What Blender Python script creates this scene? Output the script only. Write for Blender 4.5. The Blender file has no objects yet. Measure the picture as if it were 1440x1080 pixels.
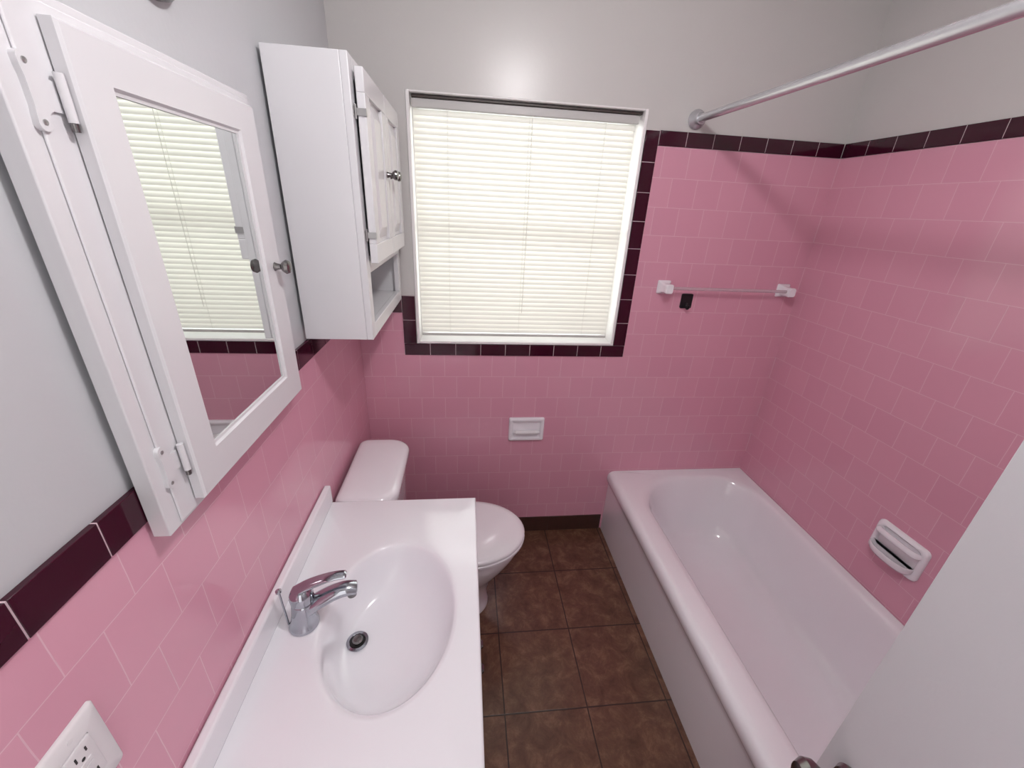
import bpy, bmesh, math, random
from mathutils import Matrix, Vector
random.seed(4)
C = bpy.context.scene.collection
PI = math.pi

# ------------------------------------------------------------------ helpers
def lin(c):
    return c/12.92 if c <= .04045 else ((c+.055)/1.055)**2.4
def S(r, g, b):
    return (lin(r/255), lin(g/255), lin(b/255), 1)

def mat(name, col, rough=.4, metal=0, var=.04, scale=8, bump=0, bscale=60, spec=.5, coat=0):
    m = bpy.data.materials.new(name); m.use_nodes = True
    nt = m.node_tree; N = nt.nodes; L = nt.links
    b = N['Principled BSDF']
    tc = N.new('ShaderNodeTexCoord')
    no = N.new('ShaderNodeTexNoise'); no.inputs['Scale'].default_value = scale
    no.inputs['Detail'].default_value = 4
    L.new(tc.outputs['Object'], no.inputs['Vector'])
    mx = N.new('ShaderNodeMix'); mx.data_type = 'RGBA'
    mx.inputs[6].default_value = tuple(max(0, c*(1-var)) for c in col[:3]) + (1,)
    mx.inputs[7].default_value = tuple(min(1, c*(1+var)) for c in col[:3]) + (1,)
    L.new(no.outputs['Fac'], mx.inputs[0])
    L.new(mx.outputs[2], b.inputs['Base Color'])
    b.inputs['Roughness'].default_value = rough
    b.inputs['Metallic'].default_value = metal
    b.inputs['Specular IOR Level'].default_value = spec
    b.inputs['Coat Weight'].default_value = coat
    b.inputs['Coat Roughness'].default_value = .06
    if bump:
        n2 = N.new('ShaderNodeTexNoise'); n2.inputs['Scale'].default_value = bscale
        n2.inputs['Detail'].default_value = 3
        L.new(tc.outputs['Object'], n2.inputs['Vector'])
        bp = N.new('ShaderNodeBump'); bp.inputs['Strength'].default_value = bump
        bp.inputs['Distance'].default_value = .002
        L.new(n2.outputs['Fac'], bp.inputs['Height'])
        L.new(bp.outputs['Normal'], b.inputs['Normal'])
    return m

def tile_mat(name, axes, off, size, offset, mortar, c1, c2, cm, rough, mottled=None):
    """brick pattern laid on world axes, e.g. axes=('X','Z')"""
    m = bpy.data.materials.new(name); m.use_nodes = True
    nt = m.node_tree; N = nt.nodes; L = nt.links
    b = N['Principled BSDF']
    tc = N.new('ShaderNodeTexCoord'); sp = N.new('ShaderNodeSeparateXYZ')
    L.new(tc.outputs['Object'], sp.inputs[0])
    cb = N.new('ShaderNodeCombineXYZ')
    for i, ax in enumerate(axes):
        a = N.new('ShaderNodeMath'); a.operation = 'SUBTRACT'
        a.inputs[1].default_value = off[i] - 50*size
        L.new(sp.outputs[ax], a.inputs[0]); L.new(a.outputs[0], cb.inputs[i])
    # slight hand-set wobble of the joints
    no = N.new('ShaderNodeTexNoise'); no.inputs['Scale'].default_value = 14
    L.new(tc.outputs['Object'], no.inputs['Vector'])
    sc = N.new('ShaderNodeVectorMath'); sc.operation = 'MULTIPLY_ADD'
    sc.inputs[1].default_value = (.0025, .0025, 0)
    L.new(no.outputs['Color'], sc.inputs[0]); L.new(cb.outputs[0], sc.inputs[2])
    br = N.new('ShaderNodeTexBrick')
    br.offset = offset; br.offset_frequency = 2; br.squash = 1
    br.inputs['Scale'].default_value = 1
    br.inputs['Brick Width'].default_value = size
    br.inputs['Row Height'].default_value = size
    br.inputs['Mortar Size'].default_value = mortar
    br.inputs['Mortar Smooth'].default_value = .25
    br.inputs['Bias'].default_value = 0
    br.inputs['Color1'].default_value = c1; br.inputs['Color2'].default_value = c2
    br.inputs['Mortar'].default_value = cm
    L.new(sc.outputs[0], br.inputs['Vector'])
    out = br.outputs['Color']
    if mottled:
        n2 = N.new('ShaderNodeTexNoise'); n2.inputs['Scale'].default_value = 16
        n2.inputs['Detail'].default_value = 12; n2.inputs['Roughness'].default_value = .74
        n2.inputs['Distortion'].default_value = .4
        L.new(tc.outputs['Object'], n2.inputs['Vector'])
        cr = N.new('ShaderNodeValToRGB')
        cr.color_ramp.elements[0].position = .34; cr.color_ramp.elements[1].position = .69
        cr.color_ramp.elements[0].color = mottled[0]; cr.color_ramp.elements[1].color = mottled[2]
        e = cr.color_ramp.elements.new(.52); e.color = mottled[1]
        L.new(n2.outputs['Fac'], cr.inputs[0])
        tv = N.new('ShaderNodeMix'); tv.data_type = 'RGBA'; tv.inputs[0].default_value = .25
        L.new(cr.outputs[0], tv.inputs[6]); L.new(br.outputs['Color'], tv.inputs[7])
        mx = N.new('ShaderNodeMix'); mx.data_type = 'RGBA'
        L.new(br.outputs['Fac'], mx.inputs[0]); L.new(tv.outputs[2], mx.inputs[6])
        mx.inputs[7].default_value = cm
        out = mx.outputs[2]
    L.new(out, b.inputs['Base Color'])
    b.inputs['Roughness'].default_value = rough
    iv = N.new('ShaderNodeMath'); iv.operation = 'SUBTRACT'; iv.inputs[0].default_value = 1
    L.new(br.outputs['Fac'], iv.inputs[1])
    bp = N.new('ShaderNodeBump'); bp.inputs['Strength'].default_value = .3; bp.inputs['Distance'].default_value = .0012
    L.new(iv.outputs[0], bp.inputs['Height']); L.new(bp.outputs['Normal'], b.inputs['Normal'])
    return m

def box(bm, x0, x1, y0, y1, z0, z1, mi=0):
    v = [bm.verts.new((x, y, z)) for x in (x0, x1) for y in (y0, y1) for z in (z0, z1)]
    for idx in ((0,1,3,2),(4,6,7,5),(0,4,5,1),(2,3,7,6),(0,2,6,4),(1,5,7,3)):
        f = bm.faces.new([v[i] for i in idx]); f.material_index = mi

def loft(bm, rings, cap0=True, cap1=True, mi=0):
    vs = [[bm.verts.new(p) for p in r] for r in rings]
    n = len(vs[0])
    for a, b in zip(vs, vs[1:]):
        for i in range(n):
            f = bm.faces.new((a[i], a[(i+1) % n], b[(i+1) % n], b[i])); f.material_index = mi
    if cap0: bm.faces.new(list(reversed(vs[0]))).material_index = mi
    if cap1: bm.faces.new(vs[-1]).material_index = mi

def rrect(x0, x1, y0, y1, r, z, k=8, m=6):
    if not isinstance(r, (tuple, list)): r = (r,)*4
    cs = [(x0+r[0], y0+r[0], PI), (x1-r[1], y0+r[1], 1.5*PI), (x1-r[2], y1-r[2], 0), (x0+r[3], y1-r[3], .5*PI)]
    arcs = [[Vector((cx+r[i]*math.cos(a0+.5*PI*j/k), cy+r[i]*math.sin(a0+.5*PI*j/k), z)) for j in range(k+1)]
            for i, (cx, cy, a0) in enumerate(cs)]
    out = []
    for i in range(4):
        out += arcs[i]
        p, q = arcs[i][-1], arcs[(i+1) % 4][0]
        out += [p.lerp(q, (j+1)/(m+1)) for j in range(m)]
    return out

def lathe(bm, prof, M=Matrix(), n=40, mi=0, caps=(True, True)):
    rings = [[M @ Vector((r*math.cos(2*PI*i/n), r*math.sin(2*PI*i/n), h)) for i in range(n)] for r, h in prof]
    loft(bm, rings, caps[0], caps[1], mi)

def sweep(bm, pts, radii, n=20, mi=0, ref=(0, 0, 1)):
    pts = [Vector(p) for p in pts]; rings = []
    for i, p in enumerate(pts):
        t = (pts[min(i+1, len(pts)-1)] - pts[max(i-1, 0)]).normalized()
        up = Vector(ref)
        if abs(t.dot(up)) > .97: up = Vector((1, 0, 0))
        s = t.cross(up).normalized(); u = s.cross(t).normalized()
        a, b = radii[i] if isinstance(radii, list) else (radii, radii)
        rings.append([p + s*a*math.cos(2*PI*j/n) + u*b*math.sin(2*PI*j/n) for j in range(n)])
    loft(bm, rings, mi=mi)

def spline(pts, k=6):
    P = [Vector(p) for p in pts]; out = []
    for i in range(len(P)-1):
        p0, p1, p2, p3 = P[max(i-1, 0)], P[i], P[i+1], P[min(i+2, len(P)-1)]
        for j in range(k):
            t = j/k
            out.append(.5*((2*p1)+(p2-p0)*t+(2*p0-5*p1+4*p2-p3)*t*t+(3*p1-p0-3*p2+p3)*t**3))
    out.append(P[-1]); return out

def axis(o, w, u=None):
    """matrix whose local z points along w, origin o"""
    w = Vector(w).normalized()
    u = Vector(u) if u else (Vector((0, 0, 1)) if abs(w.z) < .9 else Vector((1, 0, 0)))
    y = (u - w*u.dot(w)).normalized(); x = y.cross(w)
    return Matrix(((x.x, y.x, w.x, o[0]), (x.y, y.y, w.y, o[1]), (x.z, y.z, w.z, o[2]), (0, 0, 0, 1)))

def obj(name, bm, mats, parent=None, bevel=0, seg=3, smooth=True, ang=35):
    bmesh.ops.recalc_face_normals(bm, faces=bm.faces[:])
    me = bpy.data.meshes.new(name); bm.to_mesh(me); bm.free()
    for m in (mats if isinstance(mats, (list, tuple)) else [mats]): me.materials.append(m)
    if smooth:
        me.shade_smooth(); me.set_sharp_from_angle(angle=math.radians(ang))
    o = bpy.data.objects.new(name, me); C.objects.link(o)
    if bevel:
        b = o.modifiers.new('edge', 'BEVEL'); b.width = bevel; b.segments = seg
        b.limit_method = 'ANGLE'; b.angle_limit = math.radians(40); b.harden_normals = False
    if parent:
        o.parent = parent; o.matrix_parent_inverse = parent.matrix_world.inverted()
    return o

def thing(name, label, cat, loc, group=None):
    o = bpy.data.objects.new(name, None); C.objects.link(o); o.location = loc
    o.empty_display_size = .05
    o.matrix_world = Matrix.Translation(Vector(loc))
    o['label'] = label; o['category'] = cat
    if group: o['group'] = group
    return o
def struct(o, label=None, cat=None):
    o['kind'] = 'structure'
    if label: o['label'] = label
    if cat: o['category'] = cat
    return o
B = bmesh.new

# ------------------------------------------------------------------ materials
P1, P2, PG = S(222, 161, 180), S(219, 157, 177), S(231, 184, 199)
TZ = 1.915
m_pink_b = tile_mat('pink_tile_back', ('X', 'Z'), (1.979, TZ), .108, .5, .0012, P1, P2, PG, .13)
m_pink_l = tile_mat('pink_tile_left', ('Y', 'Z'), (1.743, TZ), .108, .5, .0010, P1, P2, PG, .13)
m_pink_r = tile_mat('pink_tile_right', ('Y', 'Z'), (1.743, TZ), .108, .5, .0011, P1, P2, PG, .13)
m_floor = tile_mat('brown_floor_tile', ('X', 'Y'), (.90, 1.155), .305, 0, .0028, S(120, 84, 66), S(94, 64, 50), S(58, 43, 37), .22,
                   mottled=(S(74, 48, 38), S(104, 72, 57), S(142, 104, 83)))
m_base = mat('brown_base_tile', S(72, 46, 40), .3, var=.3, scale=20)
m_plum = mat('plum_trim_tile', S(58, 6, 30), .1, var=.2)
m_grout = mat('grout', S(214, 192, 198), .8)
m_wall = mat('wall_paint', S(206, 203, 201), .3, var=.015, bump=.12, bscale=90)
m_wall_l = mat('wall_paint_left', S(200, 201, 204), .36, var=.015, bump=.12, bscale=90)
m_ceil = mat('ceiling_paint', S(225, 224, 222), .7)
m_paint = mat('white_gloss_paint', S(224, 223, 226), .26, var=.02, bump=.05, bscale=40)
m_door = mat('door_paint', S(204, 204, 207), .42, var=.015, bump=.1, bscale=120)
m_porc = mat('porcelain', S(247, 244, 249), .08, var=.01, coat=.5)
m_marble = mat('white_counter', S(244, 243, 248), .12, var=.01, coat=.3)
m_plastic = mat('white_plastic', S(232, 229, 231), .35, var=.02)
m_chrome = mat('chrome', S(178, 181, 188), .09, 1, var=.02)
m_rod = mat('rod_metal', S(208, 209, 213), .24, .7, var=.03)
m_nickel = mat('brushed_nickel', S(128, 126, 125), .25, 1, var=.05)
m_hinge = mat('steel_hinge', S(178, 177, 177), .3, .8, var=.05)
m_dark = mat('dark_recess', S(22, 20, 20), .5)
m_gap_shade = mat('gap_shade', S(58, 46, 42), .45, var=.1)  # dark colour for the shaded gap above the headrail
m_black = mat('black_plastic', S(20, 19, 22), .4)
m_mirror = mat('mirror_glass', S(226, 230, 228), .015, 1, var=.0)
m_sill = mat('sill_paint', S(246, 243, 243), .4, var=.03, scale=20)
m_rail = mat('blind_rail', S(196, 194, 192), .4)
m_cord = mat('cord', S(226, 224, 218), .7)

def slat_mat():
    m = bpy.data.materials.new('blind_slat'); m.use_nodes = True
    N = m.node_tree.nodes; L = m.node_tree.links
    N.remove(N['Principled BSDF'])
    tc = N.new('ShaderNodeTexCoord'); no = N.new('ShaderNodeTexNoise'); no.inputs['Scale'].default_value = 6
    L.new(tc.outputs['Object'], no.inputs['Vector'])
    mx = N.new('ShaderNodeMix'); mx.data_type = 'RGBA'
    mx.inputs[6].default_value = S(236, 234, 227); mx.inputs[7].default_value = S(241, 239, 232)
    L.new(no.outputs['Fac'], mx.inputs[0])
    d = N.new('ShaderNodeBsdfDiffuse'); t = N.new('ShaderNodeBsdfTranslucent')
    L.new(mx.outputs[2], d.inputs[0]); L.new(mx.outputs[2], t.inputs[0])
    ms = N.new('ShaderNodeMixShader'); ms.inputs[0].default_value = .16
    L.new(d.outputs[0], ms.inputs[1]); L.new(t.outputs[0], ms.inputs[2])
    L.new(ms.outputs[0], N['Material Output'].inputs[0]); return m
m_slat = slat_mat()
def clear_mat(name, tint, fac):
    m = bpy.data.materials.new(name); m.use_nodes = True
    N = m.node_tree.nodes; L = m.node_tree.links
    N.remove(N['Principled BSDF'])
    lw = N.new('ShaderNodeLayerWeight'); lw.inputs[0].default_value = fac
    t = N.new('ShaderNodeBsdfTransparent'); t.inputs[0].default_value = tint
    g = N.new('ShaderNodeBsdfGlossy'); g.inputs['Roughness'].default_value = .05
    ms = N.new('ShaderNodeMixShader')
    L.new(lw.outputs['Fresnel'], ms.inputs[0]); L.new(t.outputs[0], ms.inputs[1]); L.new(g.outputs[0], ms.inputs[2])
    L.new(ms.outputs[0], N['Material Output'].inputs[0]); return m
m_glass = clear_mat('window_glass', (.95, .97, .96, 1), .2)
# clear plastic bar: partly see-through with a pale milky body
m_acryl = bpy.data.materials.new('clear_acrylic'); m_acryl.use_nodes = True
_N = m_acryl.node_tree.nodes; _L = m_acryl.node_tree.links
_p = _N['Principled BSDF']; _p.inputs['Base Color'].default_value = S(214, 190, 198); _p.inputs['Roughness'].default_value = .12
_t = _N.new('ShaderNodeBsdfTransparent'); _m = _N.new('ShaderNodeMixShader'); _m.inputs[0].default_value = .5
_L.new(_t.outputs[0], _m.inputs[1]); _L.new(_p.outputs[0], _m.inputs[2]); _L.new(_m.outputs[0], _N['Material Output'].inputs[0])

# ------------------------------------------------------------------ room shell
W, D, H, Y0 = 1.979, 1.743, 2.44, -.45
bm = B(); box(bm, -.1, W+.1, Y0-.1, D+.12, -.1, 0)
struct(obj('floor', bm, m_floor, smooth=False), 'brown mottled square tile floor', 'floor')
bm = B(); box(bm, -.1, W+.1, Y0-.1, D+.12, H, H+.1)
struct(obj('ceiling', bm, m_ceil, smooth=False))
bm = B(); box(bm, -.1, -.004, Y0-.1, D+.004, 0, H, 0); box(bm, -.004, 0, Y0, D, 0, 1.237, 1)
struct(obj('wall_left', bm, [m_wall_l, m_pink_l], smooth=False))
bm = B(); box(bm, W+.004, W+.1, Y0-.1, D+.004, 0, H, 0); box(bm, W, W+.004, .21, D, 0, 1.915, 1)
struct(obj('wall_right', bm, [m_wall, m_pink_r], smooth=False))
wx0, wx1, wz0, wz1 = .240, 1.135, 1.100, 2.032
bm = B()
f, k = D+.004, D+.12
box(bm, -.1, wx0, f, k, 0, H); box(bm, wx1, W+.1, f, k, 0, H)
box(bm, wx0, wx1, f, k, 0, wz0); box(bm, wx0, wx1, f, k, wz1, H)
box(bm, 0, W, D, f, 0, 1.047, 1); box(bm, 1.19, W, D, f, 1.047, 1.915, 1); box(bm, 0, .185, D, f, 1.047, 1.237, 1)
struct(obj('wall_back', bm, [m_wall, m_pink_b], smooth=False))
bm = B(); box(bm, -.1, W+.1, Y0-.1, Y0, 0, H)
struct(obj('wall_front', bm, m_wall, smooth=False))
bm = B(); box(bm, 1.205, W, .10, .205, 0, H)
struct(obj('wall_alcove', bm, m_wall, smooth=False))

# plum trim tiles
def run(bm, fixed, along, a0, a1, lo, hi, sgn, pitch=.108, gap=.0022):
    """row of small glazed tiles; fixed=(axis,value of wall face), along axis"""
    n = max(1, round((a1-a0)/pitch)); p = (a1-a0)/n
    ax, val = fixed
    def put(s, e, l, h, t, mi):
        lohi = {ax: sorted((val - sgn*.0035, val + sgn*t)), along: (s, e)}
        other = [q for q in 'xyz' if q not in lohi][0]; lohi[other] = (l, h)
        box(bm, *lohi['x'], *lohi['y'], *lohi['z'], mi)
    put(a0, a1, lo, hi, .0036, 1)
    for i in range(n):
        put(a0+i*p+gap/2, a0+(i+1)*p-gap/2, lo-.0005, hi+.0005, .0046, 0)
bm = B(); run(bm, ('x', 0), 'y', .327-.108*7, .327+.108*13, 1.2385, 1.293, 1)
struct(obj('trim_1', bm, [m_plum, m_grout], bevel=.0007, seg=2))
bm = B()
run(bm, ('y', D), 'x', .185, 1.19, 1.048, 1.099, -1)
run(bm, ('y', D), 'z', 1.101, 1.965, 1.137, 1.189, -1)
run(bm, ('y', D), 'z', 1.101, 1.31, .186, .238, -1)
run(bm, ('y', D), 'x', 1.191, W-.005, 1.9165, 1.966, -1)
run(bm, ('y', D), 'x', .006, .184, 1.2385, 1.293, -1)
struct(obj('trim_2', bm, [m_plum, m_grout], bevel=.0007, seg=2))
bm = B(); run(bm, ('x', W), 'y', .207, D-.005, 1.9165, 1.966, -1)
struct(obj('trim_3', bm, [m_plum, m_grout], bevel=.0007, seg=2))
bm = B(); run(bm, ('y', D), 'x', .003, 1.216, .001, .098, -1, pitch=.305)
struct(obj('baseboard_back', bm, [m_base, m_base], bevel=.0007, seg=2))

# window
bm = B()
t = .012; ya, yb = D-.002, D+.119
box(bm, wx0+.0005, wx0+t, ya, yb, wz0+.0005, wz1-.0005); box(bm, wx1-t, wx1-.0005, ya, yb, wz0+.0005, wz1-.0005)
box(bm, wx0+t, wx1-t, ya, yb, wz0+.0005, wz0+t); box(bm, wx0+t, wx1-t, ya+.002, yb, wz1-.006, wz1-.0005)
win = struct(obj('window_1', bm, m_sill, bevel=.002, seg=2), 'white framed window recessed in the back wall', 'window')
bm = B(); sa, sb = D+.090, D+.112; s0, s1, q0, q1 = wx0+t+.0005, wx1-t-.0005, wz0+t+.0005, wz1-.0065
box(bm, s0, s0+.022, sa, sb, q0, q1); box(bm, s1-.022, s1, sa, sb, q0, q1)
box(bm, s0+.022, s1-.022, sa, sb, q0, q0+.028); box(bm, s0+.022, s1-.022, sa, sb, q1-.022, q1)
box(bm, s0+.022, s1-.022, sa, sb, 1.568, 1.596)
sash = obj('sash', bm, m_sill, win, bevel=.002, seg=2)
bm = B(); box(bm, s0+.0225, s1-.0225, sa+.01, sa+.014, q0+.0285, 1.5675); box(bm, s0+.0225, s1-.0225, sa+.01, sa+.014, 1.5965, q1-.0225)
obj('pane', bm, m_glass, sash, smooth=False)

# blind hanging in the window recess
bx0, bx1, by = wx0+.021, wx1-.031, D+.040
bl = thing('window_blind', 'closed off-white mini blind hanging in the window', 'blind', ((bx0+bx1)/2, by, 1.135))
bm = B(); box(bm, bx0-.006, bx1+.010, by-.013, by+.016, 1.985, 2.0145)
obj('headrail', bm, m_rail, bl, bevel=.003)
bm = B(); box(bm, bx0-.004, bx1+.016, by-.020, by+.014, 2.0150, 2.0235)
obj('gap_shade_strip', bm, m_gap_shade, bl, bevel=.001)  # dark strip added as the shadow in the gap over the headrail
bm = B(); zt, zb = 1.973, 1.156; n = 42
for i in range(n):
    z = zt + (zb-zt)*i/(n-1); th = math.radians(63 + random.uniform(-1.5, 1.5)); dx = random.uniform(-.001, .001)
    prof = []
    for j in range(7):
        s = (j/6-.5)*.0248; c = .0030*(1-(2*j/6-1)**2)
        # room edge is lower
        prof.append((by + s*math.cos(th) - c*math.sin(th), z + s*math.sin(th) + c*math.cos(th)))
    va = [bm.verts.new((bx0+dx, y, zz)) for y, zz in prof]; vb = [bm.verts.new((bx1+dx, y, zz)) for y, zz in prof]
    for j in range(6): bm.faces.new((va[j], vb[j], vb[j+1], va[j+1]))
obj('slats', bm, m_slat, bl)
bm = B(); box(bm, bx0, bx1, by-.012, by+.012, 1.129, 1.141)
obj('bottom_rail', bm, m_rail, bl, bevel=.003)
for x in (.385, .690, .985):
    bm = B()
    for yy in (by-.0125, by+.0125): sweep(bm, [(x, yy, 1.141), (x, yy, 1.985)], .0006, 6)
    obj('ladder_cord', bm, m_cord, bl)
bm = B(); sweep(bm, [(.700, by-.0165, 1.24), (.702, by-.0165, 1.7), (.70, by-.0165, 1.985)], .0010, 6)
obj('tilt_wand', bm, m_cord, bl)

# door standing open at the right of the viewer
E = Vector((.98, .28, 0)); d = Vector((-.3, -.954, 0)).normalized(); nn = Vector((-.954, .3, 0)).normalized()
M = Matrix(((d.x, nn.x, 0, E.x), (d.y, nn.y, 0, E.y), (0, 0, 1, 0), (0, 0, 0, 1)))
bm = B(); box(bm, 0, .70, -.035, 0, .008, 2.03); bm.transform(M)
door = struct(obj('door_1', bm, m_door, bevel=.002), 'plain white slab door standing open in front of the tub end', 'door')
kp = [(.030, 0), (.031, .004), (.026, .010), (.012, .013), (.011, .028), (.020, .036), (.027, .046), (.027, .056), (.020, .065), (.006, .068)]
for sgn, base in ((1, 0.0005), (-1, -.0355)):
    bm = B(); lathe(bm, kp, axis(M @ Vector((.06, base, .980)), nn*sgn)); obj('door_knob', bm, m_nickel, door)

# ------------------------------------------------------------------ bathtub
tub = thing('bathtub', 'white built-in bathtub along the pink right wall', 'bathtub', (1.6, .98, 0))
xr, y0, y1 = W-.002, .210, D-.001
rings = []
for x0, z in ((1.226, .0005), (1.226, .10), (1.227, .30), (1.226, .318), (1.220, .330), (1.2155, .342), (1.2140, .356), (1.2155, .369), (1.2200, .380), (1.228, .3885), (1.239, .393), (1.251, .3945)):
    rings.append(rrect(x0, xr, y0, y1, .004, z))
for (x0, x1, ya, yb, z, r) in ((1.300, 1.954, .280, 1.698, .391, (.18, .16, .20, .25)),
                               (1.318, 1.944, .293, 1.689, .387, (.18, .16, .20, .25)),
                               (1.331, 1.936, .302, 1.681, .377, (.18, .16, .20, .25)),
                               (1.340, 1.930, .308, 1.674, .362, (.18, .16, .20, .25)),
                               (1.351, 1.919, .32, 1.660, .31, (.18, .16, .20, .245)),
                               (1.368, 1.901, .34, 1.638, .22, (.18, .16, .195, .235)),
                               (1.386, 1.882, .365, 1.612, .14, (.17, .16, .185, .22)),
                               (1.401, 1.867, .39, 1.590, .105, (.16, .15, .175, .205)),
                               (1.424, 1.844, .42, 1.560, .082, (.15, .14, .16, .185)),
                               (1.456, 1.812, .46, 1.52, .071, (.13, .12, .14, .155)),
                               (1.50, 1.765, .52, 1.455, .067, (.1, .1, .11, .12))):
    rings.append(rrect(x0, x1, ya, yb, z=z, r=r, k=14))
# outer rings share the same corner count as the inner ones
rings = [r if len(r) == len(rings[-1]) else None for r in rings]
outer = [(1.226, .0005), (1.226, .10), (1.227, .30), (1.226, .318), (1.220, .330), (1.2155, .342), (1.2140, .356), (1.2155, .369), (1.2200, .380), (1.228, .3885), (1.239, .393), (1.251, .3945)]
rings = [rrect(x0, xr, y0, y1, .004, z, k=14) for x0, z in outer] + [r for r in rings if r]
bm = B(); loft(bm, rings, False, True); obj('shell', bm, m_porc, tub, ang=60)

# ------------------------------------------------------------------ vanity cabinet and counter
VY0, VY1 = .285, 1.115
van = thing('vanity_cabinet', 'white vanity base cabinet under the sink counter', 'cabinet', (.23, .70, 0))
a, b = VY0+.012, VY1-.012
bm = B(); box(bm, .003, .452, a, a+.016, .09, .7335); box(bm, .003, .452, b-.016, b, .09, .7335)
box(bm, .436, .452, a+.016, b-.016, .09, .7335); box(bm, .003, .012, a+.016, b-.016, .09, .7335); box(bm, .012, .436, a+.016, b-.016, .09, .106)
box(bm, .003, .39, a, b, .0005, .09)
obj('body', bm, m_paint, van, bevel=.002)
for ya, yb, ky in ((VY0+.03, .697, .668), (.703, VY1-.03, .732)):
    bm = B(); box(bm, .4525, .462, ya, yb, .13, .70)
    for b4 in ((ya, yb, .13, .18), (ya, yb, .65, .70), (ya, ya+.05, .18, .65), (yb-.05, yb, .18, .65)):
        box(bm, .462, .470, b4[0], b4[1], b4[2], b4[3])
    dr = obj('door', bm, m_paint, van, bevel=.002)
    bm = B(); lathe(bm, [(.008, 0), (.006, .004), (.005, .014), (.011, .019), (.013, .025), (.009, .030), (.002, .031)], axis((.4702, ky, .57), (1, 0, 0)), 24)
    obj('knob', bm, m_nickel, dr)

top = thing('sink_counter', 'white counter with an oval integral sink and backsplash', 'sink', (.24, .70, .735))
NB = 128; bc = Vector((.272, .70)); dc = Vector((.180, .715)); ax, ay = .154, .216
ang = [2*PI*i/NB for i in range(NB)]
def rect_ring(x0, x1, ya, yb, z):
    out = []
    for a in ang:
        c, s = math.cos(a)*ax, math.sin(a)*ay
        tt = min(((x1-bc.x)/c if c > 1e-6 else (x0-bc.x)/c if c < -1e-6 else 1e9), ((yb-bc.y)/s if s > 1e-6 else (ya-bc.y)/s if s < -1e-6 else 1e9))
        out.append(Vector((bc.x+c*tt, bc.y+s*tt, z)))
    for cx in (x0, x1):
        for cy in (ya, yb):
            i = min(range(NB), key=lambda q: (out[q].x-cx)**2+(out[q].y-cy)**2); out[i] = Vector((cx, cy, z))
    return out
def ell(sc, z, sh):
    c = bc.lerp(dc, sh)
    return [Vector((c.x+ax*sc*math.cos(a), c.y+ay*sc*math.sin(a), z)) for a in ang]
XF = .487
rings = [rect_ring(.002, XF-.004, VY0+.004, VY1-.004, .7345), rect_ring(.002, XF, VY0, VY1, .739), rect_ring(.002, XF, VY0, VY1, .754),
         rect_ring(.0025, XF-.002, VY0+.002, VY1-.002, .7585), rect_ring(.003, XF-.006, VY0+.006, VY1-.006, .760)]
rings += [ell(1.13, .760, 0), ell(1.06, .7605, 0), ell(1.02, .7592, 0), ell(.998, .7555, 0), ell(.978, .749, 0), ell(.955, .739, .01), ell(.92, .722, .04),
          ell(.87, .702, .09), ell(.80, .682, .17), ell(.71, .666, .28), ell(.59, .653, .42), ell(.46, .645, .6), ell(.32, .641, .8), ell(.2, .639, .95), ell(.1, .638, 1)]
bm = B(); loft(bm, rings, False, True); obj('counter', bm, m_marble, top, ang=50)
bm = B(); box(bm, .002, .022, VY0, VY1, .7595, .826)
obj('backsplash', bm, m_marble, top, bevel=.005)
bm = B(); lathe(bm, [(.020, .0), (.0265, .002), (.0265, .004), (.020, .0048), (.0175, .0025), (.0175, .001)], Matrix.Translation((dc.x, dc.y, .6392)), 40)
dn = obj('drain', bm, m_chrome, top)
bm = B(); lathe(bm, [(.0173, 0), (.0173, .0013), (.0172, .0014)], Matrix.Translation((dc.x, dc.y, .6415)), 32)
lathe(bm, [(.012, 0.0012), (.013, .007), (.010, .011), (.002, .0118)], Matrix.Translation((dc.x+.001, dc.y, .6415)), 32, mi=1)
obj('stopper', bm, [m_dark, m_nickel], dn)

# faucet
fy, fx = .684, .081
fa = thing('faucet', 'chrome single lever faucet on the sink counter', 'faucet', (fx, fy, .761))
bm = B()
# flared base running up into a body that leans slightly over the bowl
prof = [(.0322, .0012, 0), (.0324, .006, 0), (.0312, .010, .0006), (.0285, .016, .0012), (.0265, .026, .002), (.0252, .044, .004), (.0246, .064, .006), (.0236, .074, .007), (.022, .076, .0072)]
loft(bm, [[Vector((fx+dx+r*math.cos(2*PI*i/48), fy+r*math.sin(2*PI*i/48), .76+h)) for i in range(48)] for r, h, dx in prof])
obj('body', bm, m_chrome, fa)
bm = B(); pts = spline([(fx+.006, fy+.001, .803), (fx+.034, fy+.005, .825), (fx+.070, fy+.013, .841), (fx+.097, fy+.019, .845), (fx+.119, fy+.025, .839)])
nP = len(pts); rr = []
for i in range(nP):
    u = i/(nP-1); rr.append((.0225-.005*u, .018-.0045*u) if u < .97 else (.0135, .010))
sweep(bm, pts, rr, 28)
sp = obj('spout', bm, m_chrome, fa)
bm = B(); lathe(bm, [(.0105, 0), (.0115, .006), (.0115, .013)], axis((fx+.107, fy+.022, .820), (0, 0, 1)), 24)
obj('aerator', bm, m_nickel, sp)
bm = B()
lathe(bm, [(.0218, .0), (.0250, .003), (.0254, .016), (.0235, .027), (.0175, .036), (.009, .040), (.001, .041)], Matrix.Translation((fx+.0074, fy, .8365)) @ Matrix.Rotation(-.06, 4, 'Y'), 40)
pts = spline([(fx-.006, fy, .864), (fx+.020, fy+.003, .879), (fx+.052, fy+.008, .889), (fx+.080, fy+.012, .894), (fx+.104, fy+.016, .893)])
nP = len(pts); rr = []
for i in range(nP):
    u = i/(nP-1); rr.append((.0165-.005*u, .0105-.006*u) if u < .96 else (.008, .003))
sweep(bm, pts, rr, 24)
obj('lever', bm, m_chrome, fa)
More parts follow.
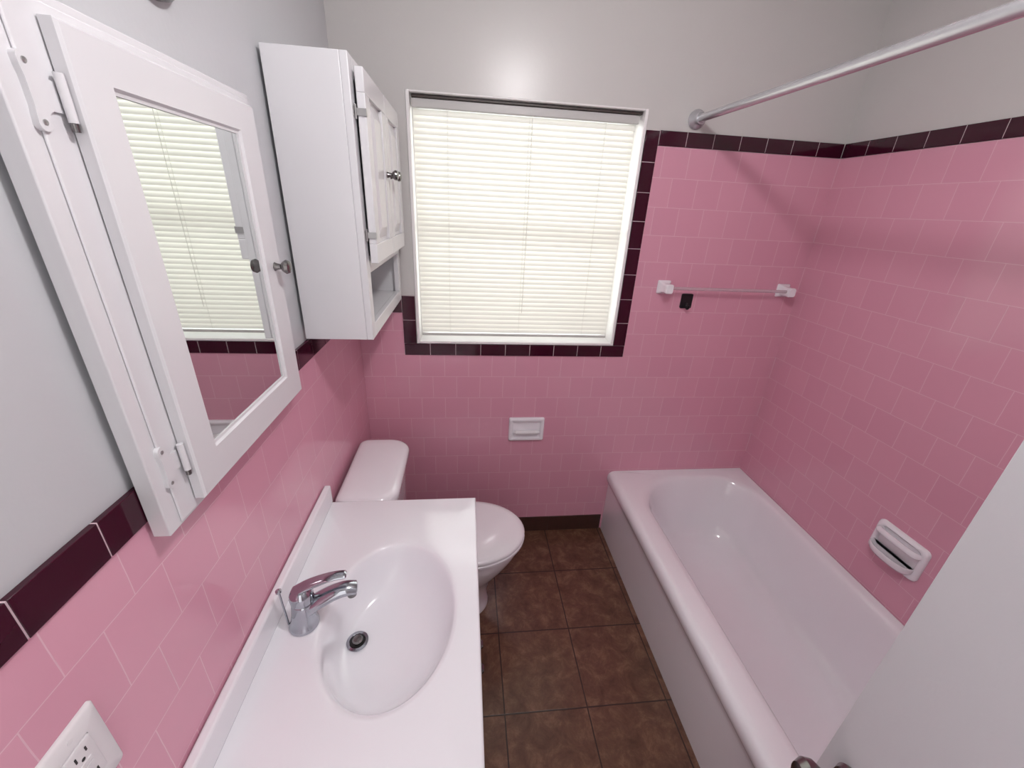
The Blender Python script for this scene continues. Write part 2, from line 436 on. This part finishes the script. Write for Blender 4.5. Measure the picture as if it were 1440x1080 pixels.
bm = B(); sweep(bm, [(.046, fy, .7615), (.042, fy, .865)], .0024, 12); lathe(bm, [(.003, 0), (.0062, .003), (.0062, .008), (.003, .011)], axis((.0419, fy, .863), (-.04, 0, 1)), 20)
obj('lift_rod', bm, m_chrome, fa)

# ------------------------------------------------------------------ toilet
yc = 1.320
toi = thing('toilet', 'white toilet with closed lid between vanity and back wall', 'toilet', (.35, yc, 0))
def egg(xb, xf, ry, z, n=56, p=.5):
    xc = xb + p*(xf-xb); out = []
    for i in range(n):
        a = 2*PI*i/n; c = math.cos(a)
        x = xc + (xf-xc)*c if c > 0 else xc + (xc-xb)*math.copysign(abs(c)**.8, c)
        out.append(Vector((x, yc + ry*math.sin(a), z)))
    return out
bm = B(); loft(bm, [egg(.17, .555, .118, .0005), egg(.17, .555, .118, .020), egg(.175, .550, .115, .034), egg(.18, .550, .114, .10), egg(.19, .564, .122, .165), egg(.20, .602, .142, .225),
                    egg(.20, .646, .163, .285), egg(.20, .672, .174, .33), egg(.20, .685, .179, .362), egg(.205, .685, .178, .380), egg(.215, .676, .170, .386)])
loft(bm, [rrect(.05, .27, yc-.09, yc+.09, .03, .28), rrect(.03, .27, yc-.115, yc+.115, .03, .34), rrect(.03, .27, yc-.12, yc+.12, .03, .385)])
obj('bowl', bm, m_porc, toi, ang=50)
bm = B(); loft(bm, [egg(.245, .696, .176, .3875), egg(.238, .703, .183, .392), egg(.238, .703, .183, .400), egg(.245, .696, .176, .4045)])
obj('seat', bm, m_porc, toi, ang=50)
bm = B(); loft(bm, [egg(.246, .690, .172, .4055), egg(.236, .702, .183, .411), egg(.236, .702, .183, .417), egg(.242, .695, .177, .4235), egg(.262, .672, .157, .4275), egg(.34, .57, .08, .4295)])
for s in (-1, 1): loft(bm, [rrect(.226, .262, yc+s*.075-.022, yc+s*.075+.022, .008, z) for z in (.387, .424, .428)])
obj('seat_lid', bm, m_porc, toi, ang=50)
bm = B(); loft(bm, [rrect(.035, .185, 1.170, 1.470, .03, .3865), rrect(.028, .195, 1.155, 1.485, (.02, .05, .05, .02), .43), rrect(.022, .204, 1.142, 1.512, (.02, .06, .06, .02), .704)])
obj('tank', bm, m_porc, toi, ang=50)
R = (.03, .075, .075, .03)
bm = B(); loft(bm, [rrect(.017, .213, 1.134, 1.526, R, .7045), rrect(.013, .220, 1.127, 1.533, R, .710), rrect(.013, .220, 1.127, 1.533, R, .729), rrect(.015, .217, 1.130, 1.530, R, .737), rrect(.021, .210, 1.136, 1.524, R, .743), rrect(.031, .200, 1.147, 1.513, R, .7465), rrect(.06, .168, 1.18, 1.48, (.02, .05, .05, .02), .748)])
obj('tank_lid', bm, m_porc, toi, ang=60)

# ------------------------------------------------------------------ wall cabinet above toilet
cx, ca, cb, cz0, cz1 = .190, 1.150, 1.712, 1.303, 1.972
wc = thing('wall_cabinet', 'white two-door wall cabinet with open shelf above the toilet', 'cabinet', (.1, 1.43, cz0))
bm = B(); t = .016; X0 = .0055
box(bm, X0, cx-.018, ca, ca+t, cz0, cz1); box(bm, X0, cx-.018, cb-t, cb, cz0, cz1)
box(bm, X0, cx-.018, ca+t, cb-t, cz1-t, cz1); box(bm, X0, cx-.018, ca+t, cb-t, cz0+.02, cz0+.036)
box(bm, X0, cx-.018, ca+t, cb-t, 1.495, 1.511); box(bm, X0, X0+.006, ca+t, cb-t, cz0+.036, cz1-t)
box(bm, cx-.018, cx, ca, ca+.04, cz0, cz1); box(bm, cx-.018, cx, cb-.04, cb, cz0, cz1)
box(bm, cx-.018, cx, ca+.04, cb-.04, cz1-.045, cz1); box(bm, cx-.018, cx, ca+.04, cb-.04, 1.485, 1.53); box(bm, cx-.018, cx, ca+.04, cb-.04, cz0, cz0+.04)
obj('body', bm, m_paint, wc, bevel=.002)
for ya, yb, ky, hy in ((ca+.02, 1.428, 1.405, ca+.02), (1.433, cb-.02, 1.466, None)):
    bm = B(); z0, z1 = 1.513, 1.95; xa = cx+.007
    w = .050
    box(bm, xa, xa+.011, ya+.001, yb-.001, z0+.001, z1-.001)
    for b4 in ((ya, yb, z0, z0+w), (ya, yb, z1-w, z1), (ya, ya+w, z0+w, z1-w), (yb-w, yb, z0+w, z1-w)): box(bm, xa+.0005, xa+.020, *b4)
    # moulded raised panel, sloping border up to a flat field
    loft(bm, [[Vector((xa+h, p.x, p.y)) for p in rrect(ya+w+g, yb-w-g, z0+w+g, z1-w-g, .002, 0, 2, 1)] for g, h in ((.004, .0112), (.010, .0114), (.012, .0135), (.034, .0195), (.036, .021), (.040, .021))])
    dr = obj('door', bm, m_paint, wc, bevel=.002)
    bm = B(); lathe(bm, [(.009, 0), (.007, .004), (.0055, .013), (.011, .018), (.0145, .024), (.0125, .030), (.006, .033), (.001, .0335)], axis((xa+.0202, ky, 1.742), (1, 0, 0)), 28)
    obj('knob', bm, m_nickel, dr)
    if hy:
        for hz in (1.86, 1.585):
            bm = B(); sweep(bm, [(cx+.0035, hy-.0035, hz-.015), (cx+.0035, hy-.0035, hz+.015)], .0028, 12)
            box(bm, cx+.0002, cx+.0012, hy-.012, hy-.003, hz-.011, hz+.011); box(bm, xa+.0203, xa+.0213, hy-.002, hy+.006, hz-.008, hz+.008)
            box(bm, cx+.0045, xa+.0212, hy-.0034, hy-.0022, hz-.0075, hz+.0075)
            obj('hinge', bm, m_hinge, wc)

# ------------------------------------------------------------------ medicine cabinet
mc = thing('medicine_cabinet', 'white framed mirror cabinet on the left wall above the sink', 'cabinet', (.02, .75, 1.212))
bm = B(); box(bm, .0055, .029, .496, .996, 1.211, 1.846)
box(bm, .029, .0325, .520, .985, 1.217, 1.836)
obj('frame', bm, m_paint, mc, bevel=.003)
ya, yb, z0, z1 = .554, .962, 1.233, 1.822; my0, my1, mz0, mz1 = .614, .890, 1.300, 1.768
bm = B(); xa, xb = .0345, .0505
def yz(y0_, y1_, z0_, z1_, x): return [Vector((x, p.x, p.y)) for p in ((Vector((y0_, z0_)), Vector((y1_, z0_)), Vector((y1_, z1_)), Vector((y0_, z1_))))]
# one continuous frame: back, sides, front, then a small chamfer down to the glass rebate
loft(bm, [yz(ya, yb, z0, z1, xa), yz(ya, yb, z0, z1, xb-.003), yz(ya+.003, yb-.003, z0+.003, z1-.003, xb),
          yz(my0-.007, my1+.007, mz0-.007, mz1+.007, xb), yz(my0-.004, my1+.004, mz0-.004, mz1+.004, xb-.004), yz(my0, my1, mz0, mz1, xb-.005), yz(my0, my1, mz0, mz1, xa+.006)])
dr = obj('door', bm, m_paint, mc, ang=25)
bm = B(); box(bm, xa+.0063, xa+.0093, my0+.0005, my1-.0005, mz0+.0005, mz1-.0005)
obj('mirror', bm, m_mirror, dr, smooth=False)
bm = B(); lathe(bm, [(.009, 0), (.007, .004), (.0055, .012), (.011, .017), (.0145, .023), (.0125, .029), (.006, .032), (.001, .0325)], axis((xb+.0003, .933, 1.532), (1, 0, 0)), 28)
obj('knob', bm, m_nickel, dr)
for hz in (1.752, 1.312):
    # flat painted leaf with rounded ends and waist, and a barrel beside the door edge
    bm = B()
    half = [(.5475, .014), (.536, .014), (.531, .017), (.529, .024)] + [(.5215+.0072*math.cos(a), .0265+.0072*math.sin(a)) for a in (.2, .7, 1.2, 1.57, 1.95, 2.45, 2.95)] + [(.5150, .020), (.5165, .012)]
    out = half + [(y, -z) for y, z in reversed(half)]
    loft(bm, [[Vector((h, y, hz+z)) for y, z in out] for h in (.0285, .0345, .0352)])
    hg = obj('hinge', bm, m_paint, mc)
    bm = B(); sweep(bm, [(.0405, .5490, hz-.022), (.0405, .5490, hz+.022)], .0044, 16); obj('barrel', bm, m_paint, hg)
    bm = B(); lathe(bm, [(.0036, 0), (.0036, .008)], Matrix.Translation((.0405, .5490, hz-.0302)), 14); obj('pin', bm, m_nickel, hg)
    for s in (-1, 1):
        bm = B(); lathe(bm, [(.0028, 0), (.0026, .0008), (.001, .0012)], axis((.0353, .5215, hz+s*.0255), (1, 0, 0)), 14); obj('screw', bm, m_hinge, hg)

# round base of the wall light above the mirror cabinet
vl = thing('wall_light', 'grey round wall light base above the mirror cabinet', 'light', (.0, .82, 1.99))
bm = B(); lathe(bm, [(.060, -.003), (.060, .008), (.054, .016), (.030, .022), (.004, .023)], axis((0, .82, 1.985), (1, 0, 0)), 40); obj('canopy', bm, m_nickel, vl)
bm = B(); sweep(bm, spline([(.02, .82, 1.985), (.06, .82, 1.99), (.09, .82, 2.02), (.095, .82, 2.06)]), .007, 12); obj('arm', bm, m_nickel, vl)
bm = B(); lathe(bm, [(.02, 0), (.03, .01), (.05, .05), (.058, .10), (.055, .10), (.047, .05), (.02, .008)], Matrix.Translation((.095, .82, 2.055)), 32); obj('shade', bm, m_plastic, vl)

# ------------------------------------------------------------------ shower rod
sr = thing('shower_rod', 'silver shower curtain rod running above the tub edge', 'rod', (1.33, D, 2.01))
bm = B(); sweep(bm, [(1.329, D-.004, 2.010), (1.329, .9, 2.000), (1.329, .209, 1.994)], .0138, 24); obj('rod', bm, m_rod, sr)
fl = [(.033, 0), (.034, .006), (.031, .013), (.023, .020), (.0190, .026), (.0190, .036), (.0140, .037)]
bm = B(); lathe(bm, fl, axis((1.329, D+.0035, 2.010), (0, -1, 0)), 40); obj('flange', bm, m_rod, sr)
bm = B(); lathe(bm, fl, axis((1.329, .2055, 1.994), (0, 1, 0)), 40); obj('flange', bm, m_rod, sr)

# towel bar
tb = thing('towel_bar', 'clear towel bar on white ceramic brackets on the back wall', 'towel bar', (1.61, D, 1.378))
for x in (1.325, 1.900):
    bm = B()
    MM = axis((x, D-.0003, 1.378), (0, -1, 0))
    loft(bm, [[MM @ p for p in rrect(-a, a, -b, b, r, h)] for a, b, r, h in ((.029, .029, .005, 0), (.029, .029, .005, .006), (.026, .026, .006, .011), (.018, .020, .007, .022), (.016, .019, .008, .045), (.017, .020, .008, .062), (.014, .017, .008, .067))])
    obj('bracket', bm, m_porc, tb, ang=50)
bm = B(); sweep(bm, [(1.341, D-.046, 1.380), (1.884, D-.046, 1.380)], .0070, 18); obj('bar', bm, m_acryl, tb)

# black hook
hk = thing('wall_hook', 'small black adhesive hook below the towel bar', 'hook', (1.445, D, 1.29))
MM = axis((1.446, D-.0003, 1.318), (0, -1, 0))
bm = B(); loft(bm, [[MM @ p for p in rrect(-a, a, -.033*a/.027, .033*a/.027, .007, h)] for a, h in ((.027, 0), (.027, .005), (.025, .0075))]); obj('plate', bm, m_black, hk)
bm = B(); sweep(bm, [MM @ Vector(p) for p in spline([(0, -.008, .0076), (0, -.022, .010), (0, -.030, .020), (0, -.026, .030), (0, -.014, .034)])], .0055, 14, ref=(1, 0, 0)); obj('prong', bm, m_black, hk)

# toilet paper holder
tp = thing('paper_holder', 'white ceramic toilet paper holder on the back wall', 'paper holder', (.753, D, .66))
MM = axis((.753, D-.0003, .6625), (0, -1, 0))
R2 = lambda a, b, r, h: [MM @ p for p in rrect(-a, a, -b, b, r, h)]
bm = B(); loft(bm, [R2(.088, .064, .008, 0), R2(.088, .064, .008, .006), R2(.085, .061, .01, .012), R2(.078, .054, .01, .014), R2(.071, .047, .008, .012), R2(.067, .043, .006, .003), R2(.065, .041, .006, .0015)])
obj('frame', bm, m_porc, tp, ang=50)
bm = B(); ry, rz = D-.0135, .648
sweep(bm, [(.753-.0655, ry, rz), (.753-.058, ry, rz), (.753-.057, ry, rz), (.753+.057, ry, rz), (.753+.058, ry, rz), (.753+.0655, ry, rz)],
                [(.005, .005), (.005, .005), (.0115, .0115), (.0115, .0115), (.005, .005), (.005, .005)], 24)
obj('roller', bm, m_plastic, tp)

# soap dish on the right wall
sd = thing('soap_dish', 'white ceramic soap dish with grab bar on the right wall', 'soap dish', (W, .93, .62))
MM = axis((W+.0005, .930, .625), (-1, 0, 0))     # local x runs along the wall, local y is up
R3 = lambda a, b0, b1, r, h: [MM @ p for p in rrect(-a, a, b0, b1, r, h)]
bm = B(); loft(bm, [R3(.089, -.067, .067, .018, 0), R3(.089, -.067, .067, .018, .006), R3(.085, -.063, .063, .019, .013), R3(.076, -.054, .055, .018, .016), R3(.070, -.048, .049, .016, .011), R3(.067, -.045, .046, .014, .005)])
obj('back_plate', bm, m_porc, sd, ang=60)
bm = B()
def dish(a, out, z, back=.0125):
    return [MM @ Vector((a*math.copysign(abs(math.cos(PI*i/28))**.8, math.cos(PI*i/28)), z, back+.85*out*math.sin(PI*i/28)**.8)) for i in range(29)]
loft(bm, [dish(.050, .016, -.058), dish(.064, .034, -.053), dish(.072, .045, -.042), dish(.0755, .050, -.028), dish(.0755, .0505, -.022), dish(.0735, .0485, -.019), dish(.070, .045, -.020), dish(.065, .040, -.026), dish(.058, .033, -.030)])
obj('tray', bm, m_porc, sd, ang=60)
bm = B(); pts = spline([(-.068, .032, .010), (-.067, .034, .020), (-.058, .036, .029), (-.03, .037, .033), (0, .0375, .034), (.03, .037, .033), (.058, .036, .029), (.067, .034, .020), (.068, .032, .010)])
sweep(bm, [MM @ p for p in pts], .0105, 18, ref=(0, 0, 1))
obj('grab_bar', bm, m_porc, sd)

# outlet
ol = thing('wall_outlet', 'white ground-fault wall outlet on the pink left wall', 'outlet', (0, .306, 1.045))
MM = axis((.0003, .306, 1.045), (1, 0, 0))
R4 = lambda a, b, r, h: [MM @ p for p in rrect(-a, a, -b, b, r, h)]
bm = B(); loft(bm, [R4(.038, .060, .004, 0), R4(.038, .060, .004, .003), R4(.035, .057, .005, .0065), R4(.0175, .034, .002, .007), R4(.0172, .0337, .002, .0055)]); obj('cover_plate', bm, m_plastic, ol, ang=50)
bm = B(); loft(bm, [R4(.0165, .033, .002, .0057), R4(.0165, .033, .002, .0085), R4(.0155, .032, .002, .0092)])
dv = obj('receptacle', bm, m_plastic, ol)
for s in (-1, 1):
    for px, ph in ((-.0065, .0085), (.0065, .007)):
        bm = B(); loft(bm, [[MM @ (p + Vector((px, s*.021, 0))) for p in rrect(-.0011, .0011, -ph/2, ph/2, .0005, h, 2, 1)] for h in (.0093, .0095)]); obj('slot', bm, m_dark, dv)
    bm = B(); lathe(bm, [(.0024, .0093), (.0024, .0095)], MM @ Matrix.Translation((0, s*.021-.009, 0)), 12); obj('ground_hole', bm, m_dark, dv)
for s in (-1, 1):
    bm = B(); loft(bm, [[MM @ (p + Vector((0, s*.0042, 0))) for p in rrect(-.0075, .0075, -.003, .003, .0008, h, 2, 1)] for h in (.0093, .0106)]); obj('button', bm, m_plastic, dv)
for s in (-1, 1):
    bm = B(); lathe(bm, [(.003, 0), (.003, .0007), (.0015, .001)], MM @ Matrix.Translation((0, s*.048, .0068)), 16); obj('screw', bm, m_plastic, ol)

# ------------------------------------------------------------------ light
def lamp(name, kind, loc, e, col, size=None, rot=None, size_y=None):
    l = bpy.data.lights.new(name, kind); l.energy = e; l.color = col
    if kind == 'AREA':
        l.shape = 'RECTANGLE'; l.size = size; l.size_y = size_y
    else: l.shadow_soft_size = size
    o = bpy.data.objects.new(name, l); C.objects.link(o); o.location = loc
    if rot: o.rotation_euler = rot
    return o
lamp('ceiling_lamp', 'POINT', (.76, .45, 2.35), 21, (1, .975, .985), .055)
lamp('daylight', 'AREA', ((wx0+wx1)/2, 2.5, 1.75), 34, (1, .995, .98), 1.5, (math.radians(-90), 0, 0), 1.5)
# added fill lamp before the solid wall behind the viewer, brightens the tub apron
lamp('fill_light', 'AREA', (.38, -.42, 1.05), 4.5, (1, .985, .985), .62, (math.radians(90), 0, math.radians(-12)), 1.9)
w = bpy.data.worlds.new('sky'); bpy.context.scene.world = w; w.use_nodes = True
w.node_tree.nodes['Background'].inputs[0].default_value = (.9, .95, 1, 1); w.node_tree.nodes['Background'].inputs[1].default_value = .8

# ------------------------------------------------------------------ camera
cam = bpy.data.cameras.new('camera'); co = bpy.data.objects.new('camera', cam); C.objects.link(co)
cam.sensor_width = 36; cam.lens = 36*570/1440; cam.clip_start = .01
back = Vector((-.114, -.9097, .3998)).normalized(); right = Vector((.9935, -.1037, .047))
right = (right - back*right.dot(back)).normalized(); up = back.cross(right)
co.matrix_world = Matrix(((right.x, up.x, back.x, .452), (right.y, up.y, back.y, 0), (right.z, up.z, back.z, 1.671), (0, 0, 0, 1)))
bpy.context.scene.camera = co
bpy.context.scene.view_settings.view_transform = 'Standard'
